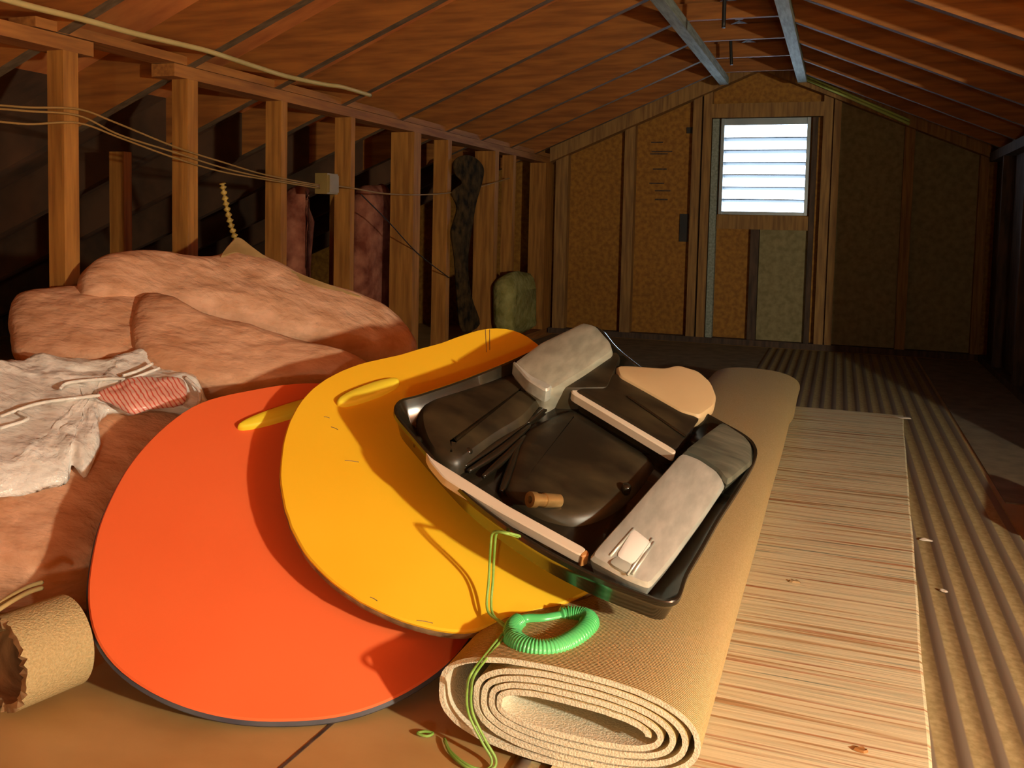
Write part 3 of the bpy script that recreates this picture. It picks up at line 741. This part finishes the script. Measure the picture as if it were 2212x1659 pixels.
# hanging straps at ridge
for x, y, ybot, lab in ((1562, 4.0, 60, 'black cable hanging from the ridge nearer the camera'), (1579, 5.2, 140, 'black cable hanging from the ridge farther back')):
    a = onax(x, 0, 1, y); b = onax(x+1, ybot, 1, y)
    top = roofz(a.x)+dz-.005
    g = G(); g.tube(cr_spline([(a.x, y, top), (a.x+.004, y+.01, (top+b.z)/2), b], 6), .009, 8)
    tag(g.build('hanging_cable', 'black_cable', smooth=True), lab, 'cable')
# greenish conduit along right gable rafter
a, b = onax(1742, 172, 1, D-.12), onax(1965, 268, 1, D-.12)
g = G(); g.tube([a, a.lerp(b, .5)+Vector((0, 0, .004)), b], .010, 8); g.tube([a+Vector((0, 0, .022)), b+Vector((0, 0, .022))], .008, 8)
tag(g.build('cable_pair', 'cable_green', smooth=True), 'yellow green cable pair running down the right gable rafter', 'cable')

# ---- small beige roll at lower left
def small_roll(name, p_end, p_far, r, th, m1, m2, label, frayed=True, squash=1.):
    d = (p_far-p_end); L = d.length; d.normalize(); s = d.cross(Vector((0, 0, 1))).normalized(); up = s.cross(d)
    g = G(); seg = 64; fm = {}; ringsY = [0, .01]+[L*i/10 for i in range(1, 11)]
    tot = int(seg*1.35)
    for j, yy in enumerate(ringsY):
        for side in (0, 1):
            for i in range(tot+1):
                t = 2*math.pi*i/seg+2.2; rr = r-(.010*(tot-i)/seg)*1.2-(th if side else 0)
                fr = (noise.noise(Vector((i*.9, side*3, 0)))*.010 if (j == 0 and frayed) else 0)
                p = p_end+d*(yy+fr)+s*rr*math.cos(t)+up*rr*math.sin(t)*squash; p.z = max(p.z, .002); g.v.append(tuple(p))
    K = tot+1; S = 2*K
    for j in range(len(ringsY)-1):
        for i in range(tot):
            g.f.append([j*S+i, j*S+i+1, (j+1)*S+i+1, (j+1)*S+i])
            fm[len(g.f)] = 1; g.f.append([j*S+K+i+1, j*S+K+i, (j+1)*S+K+i, (j+1)*S+K+i+1])
    for j in (0, len(ringsY)-1):
        for i in range(tot): fm[len(g.f)] = 1; g.f.append([j*S+i, j*S+K+i, j*S+K+i+1, j*S+i+1])
    for i in (0, tot):
        for j in range(len(ringsY)-1): g.f.append([j*S+i, (j+1)*S+i, (j+1)*S+K+i, j*S+K+i])
    o = g.build(name, m1, smooth=True, sharp=50, fm=fm, mats2=(m2,)); tag(o, label, 'carpet'); return o
pe = onax(5, 1440, 2, .083); pf = onax(150, 1385, 2, .083)
small_roll('carpet_offcut', pe, pf, .083, .014, 'rug_tan', 'rag', 'small rolled tan carpet offcut with frayed end at lower left')
g = G()
for o_ in (0, 12):
    g.tube(cr_spline([onax(-40, 1330+o_, 2, .172), onax(20, 1290+o_, 2, .178), onax(60, 1268+o_, 2, .172), onax(90, 1258+o_, 2, .16)], 6), .004, 7)
tag(g.build('cable_pair', 'cable_cream', smooth=True), 'pair of thin cream cables lying over the small carpet offcut', 'cable')
# ---- object at right edge: rolled rug
pe = onax(2205, 1150, 2, .07); 
small_roll('rug_roll', Vector((.56, 2.58, .05)), Vector((.63, 3.0, .05)), .046, .014, 'rug_tan', 'rag', 'dark rolled rug end at the right edge beside the ribbed runner')
# ---- scraps
def scrap(name, x, y, z, w, m, label, k=5):
    c = onax(x, y, 2, z); g = G(); L = []
    for i in range(9):
        t = 2*math.pi*i/9; r_ = w*random.uniform(.6, 1.1); L.append((c.x+r_*math.cos(t)*1.4, c.y+r_*math.sin(t)*.8, 0))
    g.loft([[(a, b, z+random.uniform(0, .0006)) for a, b, _ in L], [(c.x+(a-c.x)*.8, c.y+(b-c.y)*.8, z+random.uniform(.002, .005)) for a, b, _ in L]])
    tag(g.build(name, m), label, 'debris')
scrap('paper_scrap', 1953, 903, .0150, .028, 'paper', 'pale paper scrap at the far corner of the striped rug')
scrap('lint_scrap', 2000, 1167, .009, .012, 'paper', 'small pinkish lint scrap on the runner beside the striped rug')
scrap('lint_scrap', 2040, 1278, .009, .008, 'paper', 'tiny pale lint thread on the runner nearer the camera')
scrap('crumb', 1862, 1622, .0158, .009, 'crumb', 'orange brown crumb on the near end of the striped rug')
scrap('crumb', 1718, 1258, .0158, .010, 'rag', 'dark brown crumb near the left side of the striped rug')

# ================================================================= LIGHT
def lamp(name, loc, power, r, col):
    l = bpy.data.lights.new(name, 'POINT'); l.energy = power; l.shadow_soft_size = r; l.color = col
    o = bpy.data.objects.new(name, l); o.location = loc; COL.objects.link(o); return o
lamp('bulb_and_fill', (1.70, .12, .84), 122, .04, (1., .98, .76))
lamp('bulb_and_fill', (.35, -1.6, .58), 17, .05, (1., .96, .72))  # fill light added behind the camera to lift shade and right rafters
w = bpy.data.worlds.new('sky'); scn.world = w; w.use_nodes = True
bg = w.node_tree.nodes['Background']; bg.inputs[0].default_value = (.62, .80, 1., 1); bg.inputs[1].default_value = 5.
vs_ = scn.view_settings; vs_.view_transform = 'Standard'; vs_.look = 'None'; vs_.gamma = 1; vs_.use_curve_mapping = False; vs_.exposure = 1.13
